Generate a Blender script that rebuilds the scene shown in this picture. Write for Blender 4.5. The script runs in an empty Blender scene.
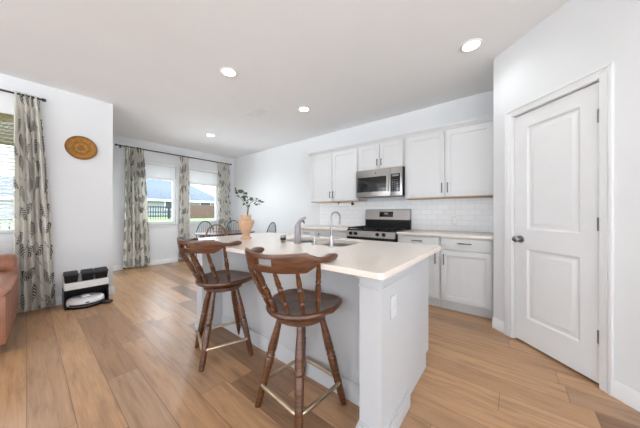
import bpy, bmesh, math, random
from mathutils import Vector, Matrix
random.seed(7)
PI = math.pi
scene = bpy.context.scene
COL = scene.collection

# ------------------------------------------------------------------ camera, sky, exposure
cam = bpy.data.cameras.new('camera'); camo = bpy.data.objects.new('camera', cam); COL.objects.link(camo)
camo.location = (0, 0, 1.165); camo.rotation_euler = (PI/2, 0, math.radians(38.94))
cam.sensor_width = 36; cam.lens = 237*36/640; cam.shift_y = -0.0014; cam.clip_start = 0.02; cam.clip_end = 300
scene.camera = camo
scene.view_settings.view_transform = 'Standard'; scene.view_settings.look = 'None'
scene.view_settings.gamma = 1; scene.view_settings.use_curve_mapping = False
scene.view_settings.exposure = 0.90
SKY = 6.0
DOWNLIGHT = 11
world = bpy.data.worlds.new('sky'); scene.world = world; world.use_nodes = True
wn = world.node_tree; wn.nodes.clear()
wo = wn.nodes.new('ShaderNodeOutputWorld'); wb = wn.nodes.new('ShaderNodeBackground')
tc = wn.nodes.new('ShaderNodeTexCoord'); sx = wn.nodes.new('ShaderNodeSeparateXYZ'); cr = wn.nodes.new('ShaderNodeValToRGB')
wn.links.new(tc.outputs['Generated'], sx.inputs[0]); mz = wn.nodes.new('ShaderNodeMath'); mz.operation = 'MULTIPLY_ADD'; mz.inputs[1].default_value = 0.5; mz.inputs[2].default_value = 0.5
wn.links.new(sx.outputs['Z'], mz.inputs[0]); wn.links.new(mz.outputs[0], cr.inputs[0])
el = cr.color_ramp.elements
while len(el) < 4: el.new(0.5)
for e_, (p_, c_) in zip(el, ((0.44, (0.50, 0.56, 0.66)), (0.50, (0.18, 0.19, 0.205)), (0.55, (0.20, 0.21, 0.225)), (0.72, (0.54, 0.60, 0.68)))):   # sunlit ground, milky horizon, bright overcast sky
    e_.position = p_; e_.color = (*c_, 1)
wn.links.new(cr.outputs[0], wb.inputs[0]); wb.inputs[1].default_value = SKY
wn.links.new(wb.outputs[0], wo.inputs[0])

sun = bpy.data.lights.new('sun', 'SUN'); sun.energy = 10.0; sun.angle = math.radians(3); sun.color = (.90, .965, 1)
suno = bpy.data.objects.new('sun', sun); COL.objects.link(suno); suno.location = (2, 20, 20)
suno.rotation_euler = Vector((-.08, -.62, -.78)).to_track_quat('-Z', 'Y').to_euler()     # high behind the kitchen wall

# ------------------------------------------------------------------ materials
def nodes(name):
    m = bpy.data.materials.new(name); m.use_nodes = True
    nt = m.node_tree; nt.nodes.clear()
    out = nt.nodes.new('ShaderNodeOutputMaterial'); p = nt.nodes.new('ShaderNodeBsdfPrincipled')
    nt.links.new(p.outputs[0], out.inputs[0])
    return m, nt, p, out
def N(nt, kind, ins=None, **props):
    n = nt.nodes.new(kind)
    for k, v in props.items(): setattr(n, k, v)
    for k, v in (ins or {}).items():
        if hasattr(v, 'links') or isinstance(v, bpy.types.NodeSocket): nt.links.new(v, n.inputs[k])
        else: n.inputs[k].default_value = v
    return n
def math_(nt, op, a, b=None, c=None):
    ins = {0: a}
    if b is not None: ins[1] = b
    if c is not None: ins[2] = c
    return N(nt, 'ShaderNodeMath', ins, operation=op).outputs[0]
def ramp(nt, fac, stops):
    r = nt.nodes.new('ShaderNodeValToRGB'); nt.links.new(fac, r.inputs[0])
    e = r.color_ramp.elements
    while len(e) < len(stops): e.new(0.5)
    for i, (p, c) in enumerate(stops): e[i].position = p; e[i].color = (*c, 1)
    return r.outputs[0]
def plain(name, c, rough=0.5, metal=0.0, var=0.04, scale=8, bump=0.0, coat=0.0, spec=0.5):
    m, nt, p, out = nodes(name)
    t = N(nt, 'ShaderNodeTexCoord').outputs['Object']
    nz = N(nt, 'ShaderNodeTexNoise', {'Vector': t, 'Scale': scale, 'Detail': 3.0})
    col = ramp(nt, nz.outputs[0], [(0.3, tuple(x*(1-var) for x in c)), (0.7, tuple(min(1, x*(1+var)) for x in c))])
    nt.links.new(col, p.inputs['Base Color'])
    p.inputs['Roughness'].default_value = rough; p.inputs['Metallic'].default_value = metal
    p.inputs['Coat Weight'].default_value = coat; p.inputs['Specular IOR Level'].default_value = spec
    if bump:
        b = N(nt, 'ShaderNodeBump', {'Height': nz.outputs[0], 'Strength': bump, 'Distance': 0.003})
        nt.links.new(b.outputs[0], p.inputs['Normal'])
    return m
def wood(name, dark, light, rough=0.35, axis=(1, 1, 8), scale=14, coat=0.2):
    m, nt, p, out = nodes(name)
    t = N(nt, 'ShaderNodeTexCoord').outputs['Object']
    mp = N(nt, 'ShaderNodeMapping', {'Vector': t, 'Scale': axis})
    a = N(nt, 'ShaderNodeTexNoise', {'Vector': mp.outputs[0], 'Scale': scale, 'Detail': 5.0, 'Distortion': 0.6})
    col = ramp(nt, a.outputs[0], [(0.3, dark), (0.72, light)])
    nt.links.new(col, p.inputs['Base Color']); p.inputs['Roughness'].default_value = rough
    p.inputs['Coat Weight'].default_value = coat; p.inputs['Coat Roughness'].default_value = 0.2
    return m
M = {}
M['wall'] = plain('wall_paint', (0.72, 0.725, 0.73), 0.7, scale=2, var=0.01)
M['ceiling'] = plain('ceiling_paint', (0.90, 0.905, 0.91), 0.8, scale=2, var=0.01)
M['trim'] = plain('trim_paint', (0.76, 0.76, 0.76), 0.38, var=0.01)
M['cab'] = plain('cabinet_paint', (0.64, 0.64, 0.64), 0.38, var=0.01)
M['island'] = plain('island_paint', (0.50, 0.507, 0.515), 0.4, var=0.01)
M['inner'] = plain('cabinet_underside_wood', (0.62, 0.45, 0.32), 0.6)
M['quartz'] = plain('cream_quartz', (0.73, 0.655, 0.585), 0.16, scale=60, var=0.015)
M['steel'] = plain('brushed_steel', (0.38, 0.365, 0.35), 0.28, 1.0, scale=30)
M['sinksteel'] = plain('sink_steel', (0.42, 0.41, 0.40), 0.33, 1.0)
M['chrome'] = plain('chrome', (0.50, 0.50, 0.50), 0.15, 1.0, var=0.01)
M['faucet'] = plain('satin_steel', (0.24, 0.24, 0.24), 0.3, 1.0, var=0.02)
M['brass'] = plain('worn_brass', (0.62, 0.50, 0.36), 0.28, 1.0, var=0.15, scale=25)
M['pull'] = plain('pewter_pull', (0.13, 0.125, 0.12), 0.35, 0.9)
M['black'] = plain('black_enamel', (0.008, 0.008, 0.009), 0.3, var=0.1, spec=0.25)
M['iron'] = plain('cast_iron', (0.015, 0.015, 0.015), 0.6, bump=0.3, spec=0.2)
M['glassblack'] = plain('black_glass', (0.01, 0.01, 0.011), 0.07, var=0.05)
M['rod'] = plain('black_rod', (0.03, 0.03, 0.03), 0.45)
M['white'] = plain('white_plastic', (0.85, 0.85, 0.85), 0.35, var=0.01)
M['outletgrey'] = plain('grey_white_outlet_plastic', (0.60, 0.605, 0.61), 0.4, var=0.01)
M['shade'] = plain('blind_slat_white', (0.88, 0.88, 0.87), 0.5, var=0.01)
M['bamboo'] = plain('olive_woven_valance', (0.20, 0.18, 0.07), 0.7, scale=40, var=0.3)
M['stoolwood'] = wood('chestnut_wood', (0.036, 0.0115, 0.005), (0.155, 0.055, 0.017), 0.28)
M['tablewood'] = wood('mahogany_wood', (0.07, 0.02, 0.013), (0.15, 0.045, 0.03), 0.25, (8, 1, 8))
M['oak'] = wood('brown_chair_wood', (0.13, 0.06, 0.03), (0.28, 0.15, 0.08), 0.4)
M['green'] = plain('dark_green_paint', (0.03, 0.085, 0.075), 0.4)
M['terra'] = plain('peach_terracotta', (0.56, 0.35, 0.215), 0.75, scale=20, var=0.08, bump=0.2)
M['leaf'] = plain('leaf_green', (0.05, 0.09, 0.035), 0.5, scale=40, var=0.35)
M['stem'] = plain('stem_brown', (0.10, 0.07, 0.04), 0.7)
M['leather'] = plain('tan_leather', (0.33, 0.145, 0.085), 0.3, scale=25, var=0.12, bump=0.3)
M['mauve'] = plain('grey_mauve_plastic', (0.30, 0.27, 0.29), 0.35)
M['dkgrey'] = plain('dark_grey_plastic', (0.03, 0.03, 0.03), 0.45, spec=0.3)
M['display'] = plain('display_grey', (0.25, 0.27, 0.28), 0.3)
M['grass'] = plain('grass', (0.07, 0.12, 0.03), 0.9, scale=3, var=0.3)
M['bounce_paving'] = plain('pale_bounce_paving', (0.70, 0.69, 0.67), 0.9, scale=2)  # for the added paving that reflects daylight up into the room
M['fence'] = wood('fence_board', (0.06, 0.032, 0.022), (0.11, 0.06, 0.04), 0.8, (6, 6, 1), 3, 0)
M['picket'] = plain('dark_picket_paint', (0.012, 0.016, 0.014), 0.6)
M['siding'] = plain('pale_siding', (0.30, 0.31, 0.33), 0.8)
M['roof'] = plain('slate_blue_shingle', (0.035, 0.046, 0.062), 0.9, scale=4, var=0.15)
M['pane'] = plain('dark_pane', (0.06, 0.07, 0.09), 0.1)
M['hill'] = plain('distant_hill', (0.07, 0.095, 0.13), 1.0, scale=0.2, var=0.15)

def mat_floor():
    m, nt, p, out = nodes('oak_plank_floor')
    t = N(nt, 'ShaderNodeTexCoord').outputs['Object']
    s = N(nt, 'ShaderNodeSeparateXYZ', {0: t})
    w, L = 0.175, 1.5
    row = math_(nt, 'FLOOR', math_(nt, 'DIVIDE', s.outputs['Y'], w))
    fy = math_(nt, 'FRACT', math_(nt, 'DIVIDE', s.outputs['Y'], w))
    rnd = N(nt, 'ShaderNodeTexWhiteNoise', {'W': row}, noise_dimensions='1D').outputs['Value']
    xs = math_(nt, 'ADD', math_(nt, 'DIVIDE', s.outputs['X'], L), math_(nt, 'MULTIPLY', rnd, 7.3))
    cell = math_(nt, 'FLOOR', xs); fx = math_(nt, 'FRACT', xs)
    cv = N(nt, 'ShaderNodeCombineXYZ', {0: cell, 1: row, 2: 3.7})
    pr = N(nt, 'ShaderNodeTexWhiteNoise', {'Vector': cv.outputs[0]}, noise_dimensions='3D').outputs['Value']
    off = N(nt, 'ShaderNodeCombineXYZ', {0: math_(nt, 'MULTIPLY', pr, 31.0), 1: math_(nt, 'MULTIPLY', row, 5.1), 2: 0.0})
    v = N(nt, 'ShaderNodeVectorMath', {0: t, 1: off.outputs[0]}, operation='ADD')
    mp = N(nt, 'ShaderNodeMapping', {'Vector': v.outputs[0], 'Scale': (0.9, 9, 1)})
    g1 = N(nt, 'ShaderNodeTexNoise', {'Vector': mp.outputs[0], 'Scale': 2.2, 'Detail': 7.0, 'Roughness': 0.62, 'Distortion': 0.9}).outputs[0]
    mp2 = N(nt, 'ShaderNodeMapping', {'Vector': v.outputs[0], 'Scale': (2.5, 60, 1)})
    g2 = N(nt, 'ShaderNodeTexNoise', {'Vector': mp2.outputs[0], 'Scale': 2.0, 'Detail': 3.0}).outputs[0]
    base = ramp(nt, pr, [(0.0, (0.22, 0.118, 0.060)), (0.3, (0.37, 0.207, 0.105)), (0.65, (0.53, 0.308, 0.157)), (1.0, (0.32, 0.20, 0.125))])
    grain = ramp(nt, g1, [(0.28, (0.60, 0.55, 0.50)), (0.5, (0.97, 0.96, 0.95)), (0.75, (1.14, 1.13, 1.12))])
    fine = ramp(nt, g2, [(0.3, (0.88, 0.87, 0.86)), (0.7, (1.05, 1.05, 1.05))])
    a = N(nt, 'ShaderNodeMix', {'Factor': 1.0, 6: base, 7: grain}, data_type='RGBA', blend_type='MULTIPLY')
    b = N(nt, 'ShaderNodeMix', {'Factor': 1.0, 6: a.outputs[2], 7: fine}, data_type='RGBA', blend_type='MULTIPLY')
    ey = math_(nt, 'MINIMUM', fy, math_(nt, 'SUBTRACT', 1.0, fy)); ex = math_(nt, 'MINIMUM', fx, math_(nt, 'SUBTRACT', 1.0, fx))
    seam = math_(nt, 'MAXIMUM', math_(nt, 'LESS_THAN', ey, 0.011), math_(nt, 'LESS_THAN', ex, 0.0012))
    c = N(nt, 'ShaderNodeMix', {'Factor': math_(nt, 'MULTIPLY', seam, 0.75), 6: b.outputs[2], 7: (0.12, 0.065, 0.035, 1)}, data_type='RGBA')
    nt.links.new(c.outputs[2], p.inputs['Base Color'])
    p.inputs['Roughness'].default_value = 0.33; p.inputs['Specular IOR Level'].default_value = 0.7
    h = math_(nt, 'SUBTRACT', math_(nt, 'MULTIPLY', g2, 0.15), seam)
    bp = N(nt, 'ShaderNodeBump', {'Height': h, 'Strength': 0.25, 'Distance': 0.002}); nt.links.new(bp.outputs[0], p.inputs['Normal'])
    return m
M['floor'] = mat_floor()
def mat_tile():
    m, nt, p, out = nodes('white_subway_tile')
    t = N(nt, 'ShaderNodeTexCoord').outputs['Object']
    s = N(nt, 'ShaderNodeSeparateXYZ', {0: t})
    c = N(nt, 'ShaderNodeCombineXYZ', {0: s.outputs['X'], 1: s.outputs['Z'], 2: 0.0})
    b = N(nt, 'ShaderNodeTexBrick', {'Vector': c.outputs[0], 'Color1': (0.84, 0.845, 0.85, 1), 'Color2': (0.88, 0.885, 0.89, 1), 'Mortar': (0.68, 0.69, 0.70, 1),
        'Scale': 1.0, 'Mortar Size': 0.0022, 'Mortar Smooth': 0.3, 'Brick Width': 0.152, 'Row Height': 0.076})
    nt.links.new(b.outputs['Color'], p.inputs['Base Color']); p.inputs['Roughness'].default_value = 0.2
    bp = N(nt, 'ShaderNodeBump', {'Height': b.outputs['Fac'], 'Strength': 0.4, 'Distance': 0.002}, invert=True); nt.links.new(bp.outputs[0], p.inputs['Normal'])
    return m
M['tile'] = mat_tile()
def mat_curtain():
    m, nt, p, out = nodes('fern_print_curtain')
    uv = N(nt, 'ShaderNodeUVMap').outputs[0]
    def leaf(off, scale, L, W, F):
        mp = N(nt, 'ShaderNodeMapping', {'Vector': uv, 'Location': (off, off*0.7, 0)})
        v = N(nt, 'ShaderNodeTexVoronoi', {'Vector': mp.outputs[0], 'Scale': scale, 'Randomness': 0.6}, voronoi_dimensions='2D')
        d = N(nt, 'ShaderNodeVectorMath', {0: mp.outputs[0], 1: v.outputs['Position']}, operation='SUBTRACT')
        sc = N(nt, 'ShaderNodeSeparateColor', {0: v.outputs['Color']})
        ang = math_(nt, 'MULTIPLY', math_(nt, 'SUBTRACT', sc.outputs[0], 0.5), 2.2)
        r = N(nt, 'ShaderNodeVectorRotate', {'Vector': d.outputs[0], 'Angle': ang}, rotation_type='Z_AXIS')
        s = N(nt, 'ShaderNodeSeparateXYZ', {0: r.outputs[0]})
        ax = math_(nt, 'ABSOLUTE', s.outputs['X']); y = s.outputs['Y']
        yn = math_(nt, 'DIVIDE', y, L)
        env = math_(nt, 'MULTIPLY', math_(nt, 'SUBTRACT', 1.0, math_(nt, 'MULTIPLY', yn, yn)), math_(nt, 'SUBTRACT', W, math_(nt, 'MULTIPLY', yn, W*0.35)))
        ins = math_(nt, 'LESS_THAN', ax, env)
        st = math_(nt, 'SINE', math_(nt, 'MULTIPLY', math_(nt, 'SUBTRACT', y, math_(nt, 'MULTIPLY', ax, 0.9)), F))
        st = math_(nt, 'GREATER_THAN', st, 0.0)
        stem = math_(nt, 'MULTIPLY', math_(nt, 'LESS_THAN', ax, 0.0022), math_(nt, 'LESS_THAN', math_(nt, 'ABSOLUTE', yn), 1.15))
        k = math_(nt, 'MAXIMUM', math_(nt, 'MULTIPLY', ins, st), stem)
        return k, sc.outputs[1]
    k1, c1 = leaf(0.0, 3.9, 0.112, 0.055, 185)
    k2, c2 = leaf(0.37, 5.0, 0.07, 0.022, 300)
    col1 = ramp(nt, c1, [(0.0, (0.012, 0.016, 0.013)), (0.5, (0.03, 0.042, 0.032)), (0.62, (0.12, 0.15, 0.13)), (1.0, (0.24, 0.27, 0.25))])
    col2 = ramp(nt, c2, [(0.0, (0.22, 0.25, 0.23)), (0.5, (0.50, 0.54, 0.52)), (1.0, (0.72, 0.71, 0.67))])
    a = N(nt, 'ShaderNodeMix', {'Factor': k2, 6: (0.93, 0.90, 0.85, 1), 7: col2}, data_type='RGBA')
    b = N(nt, 'ShaderNodeMix', {'Factor': k1, 6: a.outputs[2], 7: col1}, data_type='RGBA')
    nt.links.new(b.outputs[2], p.inputs['Base Color']); p.inputs['Roughness'].default_value = 0.9; p.inputs['Specular IOR Level'].default_value = 0.1
    tr = N(nt, 'ShaderNodeBsdfTranslucent', {'Color': b.outputs[2]})
    mx = N(nt, 'ShaderNodeMixShader', {0: 0.46, 1: p.outputs[0], 2: tr.outputs[0]})
    nt.links.new(mx.outputs[0], out.inputs[0])
    return m
M['curtain'] = mat_curtain()
def mat_wicker():
    m, nt, p, out = nodes('coiled_wicker')
    t = N(nt, 'ShaderNodeTexCoord').outputs['Object']
    s = N(nt, 'ShaderNodeSeparateXYZ', {0: t})
    r = math_(nt, 'SQRT', math_(nt, 'ADD', math_(nt, 'POWER', s.outputs['Y'], 2.0), math_(nt, 'POWER', s.outputs['Z'], 2.0)))
    w = math_(nt, 'SINE', math_(nt, 'MULTIPLY', r, 520.0))
    band = ramp(nt, math_(nt, 'MULTIPLY', r, 6.4), [(0.0, (0.22, 0.10, 0.015)), (0.22, (0.30, 0.14, 0.02)), (0.34, (0.50, 0.23, 0.035)), (0.46, (0.26, 0.11, 0.015)), (0.72, (0.44, 0.19, 0.025)), (0.97, (0.20, 0.09, 0.02))])
    nz = N(nt, 'ShaderNodeTexNoise', {'Vector': t, 'Scale': 40.0, 'Detail': 2.0}).outputs[0]
    k = ramp(nt, nz, [(0.3, (0.7, 0.7, 0.7)), (0.7, (1.2, 1.2, 1.2))])
    c = N(nt, 'ShaderNodeMix', {'Factor': 1.0, 6: band, 7: k}, data_type='RGBA', blend_type='MULTIPLY')
    nt.links.new(c.outputs[2], p.inputs['Base Color']); p.inputs['Roughness'].default_value = 0.6
    bp = N(nt, 'ShaderNodeBump', {'Height': w, 'Strength': 0.5, 'Distance': 0.003}); nt.links.new(bp.outputs[0], p.inputs['Normal'])
    return m
M['wicker'] = mat_wicker()
def mat_glass():
    m, nt, p, out = nodes('clear_glass')
    nt.nodes.remove(p)
    t = N(nt, 'ShaderNodeBsdfTransparent', {'Color': (0.96, 0.98, 0.98, 1)}); g = N(nt, 'ShaderNodeBsdfGlossy', {'Roughness': 0.02})
    f = N(nt, 'ShaderNodeFresnel', {'IOR': 1.3})
    mx = N(nt, 'ShaderNodeMixShader', {0: f.outputs[0], 1: t.outputs[0], 2: g.outputs[0]}); nt.links.new(mx.outputs[0], out.inputs[0])
    return m
M['glass'] = mat_glass()
def mat_emit(name, c, s):
    m, nt, p, out = nodes(name); p.inputs['Emission Color'].default_value = (*c, 1); p.inputs['Emission Strength'].default_value = s
    p.inputs['Base Color'].default_value = (0.9, 0.9, 0.9, 1)
    return m
M['lamp'] = mat_emit('downlight_lens', (1, 0.98, 0.95), 6)

# ------------------------------------------------------------------ mesh helpers
class MB:
    def __init__(s): s.bm = bmesh.new()
    def box(s, x0, x1, y0, y1, z0, z1, bev=0.0, mt=None):
        r = bmesh.ops.create_cube(s.bm, size=1)
        vs = r['verts']
        for v in vs:
            v.co = Vector((x0+(v.co.x+.5)*(x1-x0), y0+(v.co.y+.5)*(y1-y0), z0+(v.co.z+.5)*(z1-z0)))
            if mt is not None: v.co = mt @ v.co
        if bev:
            es = list({e for v in vs for e in v.link_edges})
            bmesh.ops.bevel(s.bm, geom=es, offset=bev, segments=2, affect='EDGES', profile=0.6)
        return s
    def rings(s, rings, close=True, cap=True):
        R = [[s.bm.verts.new(p) for p in r] for r in rings]
        n = len(R[0])
        for a, b in zip(R, R[1:]):
            for i in range(n if close else n-1):
                j = (i+1) % n
                s.bm.faces.new((a[i], a[j], b[j], b[i]))
        if cap and close:
            s.bm.faces.new(R[0][::-1]); s.bm.faces.new(R[-1])
        return s
    def spin(s, p0, p1, prof, seg=16):
        """turned shape between two points: prof = [(t, r)]"""
        p0, p1 = Vector(p0), Vector(p1); d = (p1-p0); ax = d.normalized()
        u = ax.orthogonal().normalized(); w = ax.cross(u)
        return s.rings([[p0+d*t+(u*math.cos(2*PI*i/seg)+w*math.sin(2*PI*i/seg))*max(r, 1e-4) for i in range(seg)] for t, r in prof])
    def cyl(s, p0, p1, r0, r1=None, seg=20):
        return s.spin(p0, p1, [(0, r0), (1, r0 if r1 is None else r1)], seg)
    def lathe(s, prof, c=(0, 0), seg=28):
        return s.rings([[(c[0]+max(r, 1e-4)*math.cos(2*PI*i/seg), c[1]+max(r, 1e-4)*math.sin(2*PI*i/seg), z) for i in range(seg)] for r, z in prof])
    def tube(s, pts, r, seg=10, closed=False):
        pts = [Vector(p) for p in pts]; n = len(pts); rr = r if isinstance(r, (list, tuple)) else [r]*n
        rings = []; u = None
        for i, p in enumerate(pts):
            a = pts[(i-1) % n] if (closed or i > 0) else p; b = pts[(i+1) % n] if (closed or i < n-1) else p
            t = (b-a).normalized()
            u = t.orthogonal().normalized() if u is None else (u-t*u.dot(t)).normalized()
            w = t.cross(u)
            rings.append([p+(u*math.cos(2*PI*k/seg)+w*math.sin(2*PI*k/seg))*rr[i] for k in range(seg)])
        if closed: rings.append(rings[0])
        s.rings(rings, cap=not closed)
        if closed: bmesh.ops.remove_doubles(s.bm, verts=s.bm.verts, dist=1e-6)
        return s
    def prism(s, poly, z0, z1, axis='z', mt=None):
        def P(a, b, c): 
            v = {'z': (a, b, c), 'y': (a, c, b), 'x': (c, a, b)}[axis]
            return mt @ Vector(v) if mt is not None else v
        s.rings([[P(a, b, z0) for a, b in poly], [P(a, b, z1) for a, b in poly]])
        return s
    def build(s, name, mat, parent=None, loc=None, rotz=0.0, smooth=True):
        bm = s.bm
        bmesh.ops.recalc_face_normals(bm, faces=bm.faces)
        if smooth:
            for f in bm.faces: f.smooth = True
            for e in bm.edges:
                e.smooth = not (len(e.link_faces) == 2 and e.calc_face_angle(0) > math.radians(38))
        me = bpy.data.meshes.new(name); bm.to_mesh(me); bm.free()
        me.materials.append(mat)
        o = bpy.data.objects.new(name, me); COL.objects.link(o)
        if parent is not None: o.parent = parent
        if loc is not None: o.location = loc
        o.rotation_euler.z = rotz
        return o
def tag(o, label=None, cat=None, group=None, kind=None):
    if label: o['label'] = label
    if cat: o['category'] = cat
    if group: o['group'] = group
    if kind: o['kind'] = kind
    return o
def thing(name, label, cat, loc=(0, 0, 0), rotz=0.0, group=None):
    o = bpy.data.objects.new(name, None); COL.objects.link(o); o.empty_display_size = 0.1
    o.location = loc; o.rotation_euler.z = rotz
    return tag(o, label, cat, group)
def struct(mb, name, mat, **k): return tag(mb.build(name, mat, **k), kind='structure')
def copy_tree(o, parent=None):
    c = o.copy(); COL.objects.link(c)
    if parent is not None: c.parent = parent
    for ch in list(o.children): copy_tree(ch, c)
    return c

# ------------------------------------------------------------------ room shell (metres; camera stands at the origin)
H = 2.743; YB = 3.762; XL = -6.225; XP = -4.486; YR = 0.784
PX, PY = -0.144, 3.005
c45 = math.sqrt(.5)
def pant(s, d=0.0, z=0.0): # along the pantry wall, d towards the room
    return Vector((PX+c45*s-c45*d, PY-c45*s-c45*d, z))
struct(MB().box(XL-.15, 4.5, -6.0, YB+.15, -.12, 0), 'floor', M['floor'])
struct(MB().box(XL-.15, 4.5, -6.0, YB+.15, H, H+.12), 'ceiling', M['ceiling'])
struct(MB().box(XL-.15, PX+.1, YB, YB+.15, 0, H), 'wall_back', M['wall'])
W1 = (1.50, 2.24, .93, 2.30); W2 = (2.47, 3.30, .93, 2.30); W3 = (-1.25, -.045, .93, 2.30)
def wall_with_holes(x0, x1, y0, y1, holes):
    mb = MB(); y = y0
    for a, b, z0, z1 in sorted(holes):
        mb.box(x0, x1, y, a, 0, H); mb.box(x0, x1, a, b, 0, z0); mb.box(x0, x1, a, b, z1, H); y = b
    mb.box(x0, x1, y, y1, 0, H)
    return mb
struct(wall_with_holes(XL-.15, XL, YR-.12, YB, [W1, W2]), 'wall_left', M['wall'])
DX0, DX1 = XL+.12, XP-.28
struct(MB().box(XL, DX0, YR-.15, YR, 0, H).box(DX1, XP-.15, YR-.15, YR, 0, H).box(DX0, DX1, YR-.15, YR, 2.25, H), 'wall_return', M['wall'])
struct(wall_with_holes(XP-.15, XP, -6.0, YR, [W3]), 'wall_near_left', M['wall'])
# pantry wall, at 45 degrees, with the door opening
RM = Matrix.Translation((PX, PY, 0)) @ Matrix.Rotation(-PI/4, 4, 'Z')    # local x = s, local -y = towards the room
DS0, DS1, DH = 0.222, 0.851, 2.052
pw = MB()
pw.box(0, DS0-.012, 0, .12, 0, H, mt=RM); pw.box(DS1+.012, 2.2, 0, .12, 0, H, mt=RM); pw.box(DS0-.012, DS1+.012, 0, .12, DH+.012, H, mt=RM)
struct(pw, 'wall_pantry', M['wall'])
struct(MB().box(PX, PX+.1, PY, YB, 0, H), 'wall_right', M['wall'])
struct(MB().box(1.41, 4.5, 1.45, 1.57, 0, H), 'added_sun_block_wall', M['wall'])  # out of view, added to stop sun entering behind the pantry wall
# dark pantry interior behind the door
struct(MB().box(DS0-.2, DS1+.2, .6, .62, 0, H, mt=RM).box(DS0-.22, DS0-.2, .12, .6, 0, H, mt=RM).box(DS1+.2, DS1+.22, .12, .6, 0, H, mt=RM), 'wall_closet', M['wall'])

def base_prof(mb, p0, p1, nrm, h=.105):
    """baseboard with a stepped top from p0 to p1; nrm = direction into the room"""
    p0, p1, nrm = Vector((*p0, 0)), Vector((*p1, 0)), Vector((*nrm, 0))
    prof = [(0.0005, 0.0005), (.016, 0.0005), (.016, h*.72), (.012, h*.78), (.012, h*.86), (.007, h*.95), (.005, h), (0.0005, h)]
    mb.rings([[p+nrm*a+Vector((0, 0, b)) for a, b in prof] for p in (p0, p1)])
    return mb
n45 = (-c45, -c45)
def pp(s): v = pant(s); return (v.x, v.y)
struct(base_prof(MB(), (XL, YR+.02), (XL, YB), (1, 0)), 'baseboard_left', M['trim'])
struct(base_prof(MB(), (XL+.02, YB), (-3.06, YB), (0, -1)), 'baseboard_back', M['trim'])
struct(base_prof(MB(), (XP, -6.0), (XP, YR+.016), (1, 0)), 'baseboard_near_left', M['trim'])
b = base_prof(MB(), pp(.002), pp(.14), n45); base_prof(b, pp(.922), pp(2.2), n45)
struct(b, 'baseboard_pantry', M['trim'])

# pantry door
def door():
    d = thing('door_1', None, None, (PX, PY, 0), -PI/4); d['kind'] = 'structure'
    # casing : profile strips (stepped)
    cas = MB(); w = .062
    for a, b_ in ((DS0-.012-w, DS0-.006), (DS1+.006, DS1+.012+w)):
        cas.box(a, b_, -.014, 0, 0, DH+.012+w, .002)
        cas.box(*( (a, a+.018) if a < .3 else (b_-.018, b_) ), -.022, -.013, 0, DH+.012+w, .002)
        cas.box(*( (a+.026, a+.034) if a < .3 else (b_-.034, b_-.026) ), -.018, -.013, 0, DH+.004+w-.026, .002)
    cas.box(DS0-.006, DS1+.006, -.014, 0, DH+.006, DH+.012+w, .002)
    cas.box(DS0-.012-w, DS1+.012+w, -.022, -.013, DH+.012+w-.018, DH+.012+w, .002)
    cas.box(DS0-.04, DS1+.04, -.018, -.013, DH+.012+w-.034, DH+.012+w-.026, .002)
    cas.build('door_casing', M['trim'], d)
    jb = MB(); jb.box(DS0-.012, DS0-.002, 0, .12, 0, DH+.012); jb.box(DS1+.002, DS1+.012, 0, .12, 0, DH+.012); jb.box(DS0-.002, DS1+.002, 0, .12, DH+.002, DH+.012)
    jb.build('door_jamb', M['trim'], d)
    # slab with two recessed panels
    s0, s1, z0, z1 = DS0+.003, DS1-.003, .018, DH-.004
    sl = MB(); y0, y1 = .012, .047
    pa0, pa1 = s0+.115, s1-.115
    P = [(1.02, 1.93), (.235, .85)]
    sl.box(s0, pa0, y0, y1, z0, z1); sl.box(pa1, s1, y0, y1, z0, z1)
    sl.box(pa0, pa1, y0, y1, z0, P[1][0]); sl.box(pa0, pa1, y0, y1, P[1][1], P[0][0]); sl.box(pa0, pa1, y0, y1, P[0][1], z1)
    for a, b_ in P:
        sl.box(pa0, pa1, y0+.012, y1, a, b_)
        # sloped moulding and raised field
        o = [(pa0, a), (pa1, a), (pa1, b_), (pa0, b_)]
        def inset(k): return [(pa0+k, a+k), (pa1-k, a+k), (pa1-k, b_-k), (pa0+k, b_-k)]
        def ring(k, y): return [(p[0], y, p[1]) for p in inset(k)]
        sl.rings([ring(0, y0), ring(.016, y0+.010)], cap=False)
        sl.rings([ring(.03, y0+.0125), ring(.055, y0+.004)], cap=False); 
        f = ring(.055, y0+.004); sl.bm.faces.new([sl.bm.verts.new(p) for p in f])
    slab = sl.build('door_slab', M['trim'], d)
    k = MB(); kx, kz = s0+.058, .93
    k.cyl((kx, y0, kz), (kx, y0-.008, kz), .032); k.cyl((kx, y0-.008, kz), (kx, y0-.038, kz), .010)
    k.spin((kx, y0-.034, kz), (kx, y0-.072, kz), [(0, .012), (.2, .024), (.5, .029), (.8, .024), (1, .008)], 20)
    k.build('door_knob', M['steel'], slab)
    for z in (1.82, 1.09, .33):
        hg = MB(); hg.cyl((DS1, .004, z-.045), (DS1, .004, z+.045), .007, seg=10); hg.box(DS1-.02, DS1+.008, .008, .013, z-.045, z+.045)
        hg.build('hinge', M['steel'], slab)
door()

# unseen glazed door, added to the return wall to daylight the dining bay
t = thing('added_daylight_door', None, None, ((DX0+DX1)/2, YR-.08, 0)); t['kind'] = 'structure'; hw = (DX1-DX0)/2
m = MB()
for a, b_ in ((-hw, -hw+.06), (hw-.06, hw), (-.04, .04)): m.box(a, b_, -.03, .03, 0, 2.25)
for a, b_ in ((-hw+.06, -.04), (.04, hw-.06)):
    for z0, z1 in ((0.0, .10), (2.17, 2.25)): m.box(a, b_, -.03, .03, z0, z1)
m.build('door_frame', M['white'], t)
MB().box(-hw+.06, -.04, -.003, .003, .10, 2.17).box(.04, hw-.06, -.003, .003, .10, 2.17).build('door_glass', M['glass'], t)

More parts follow.
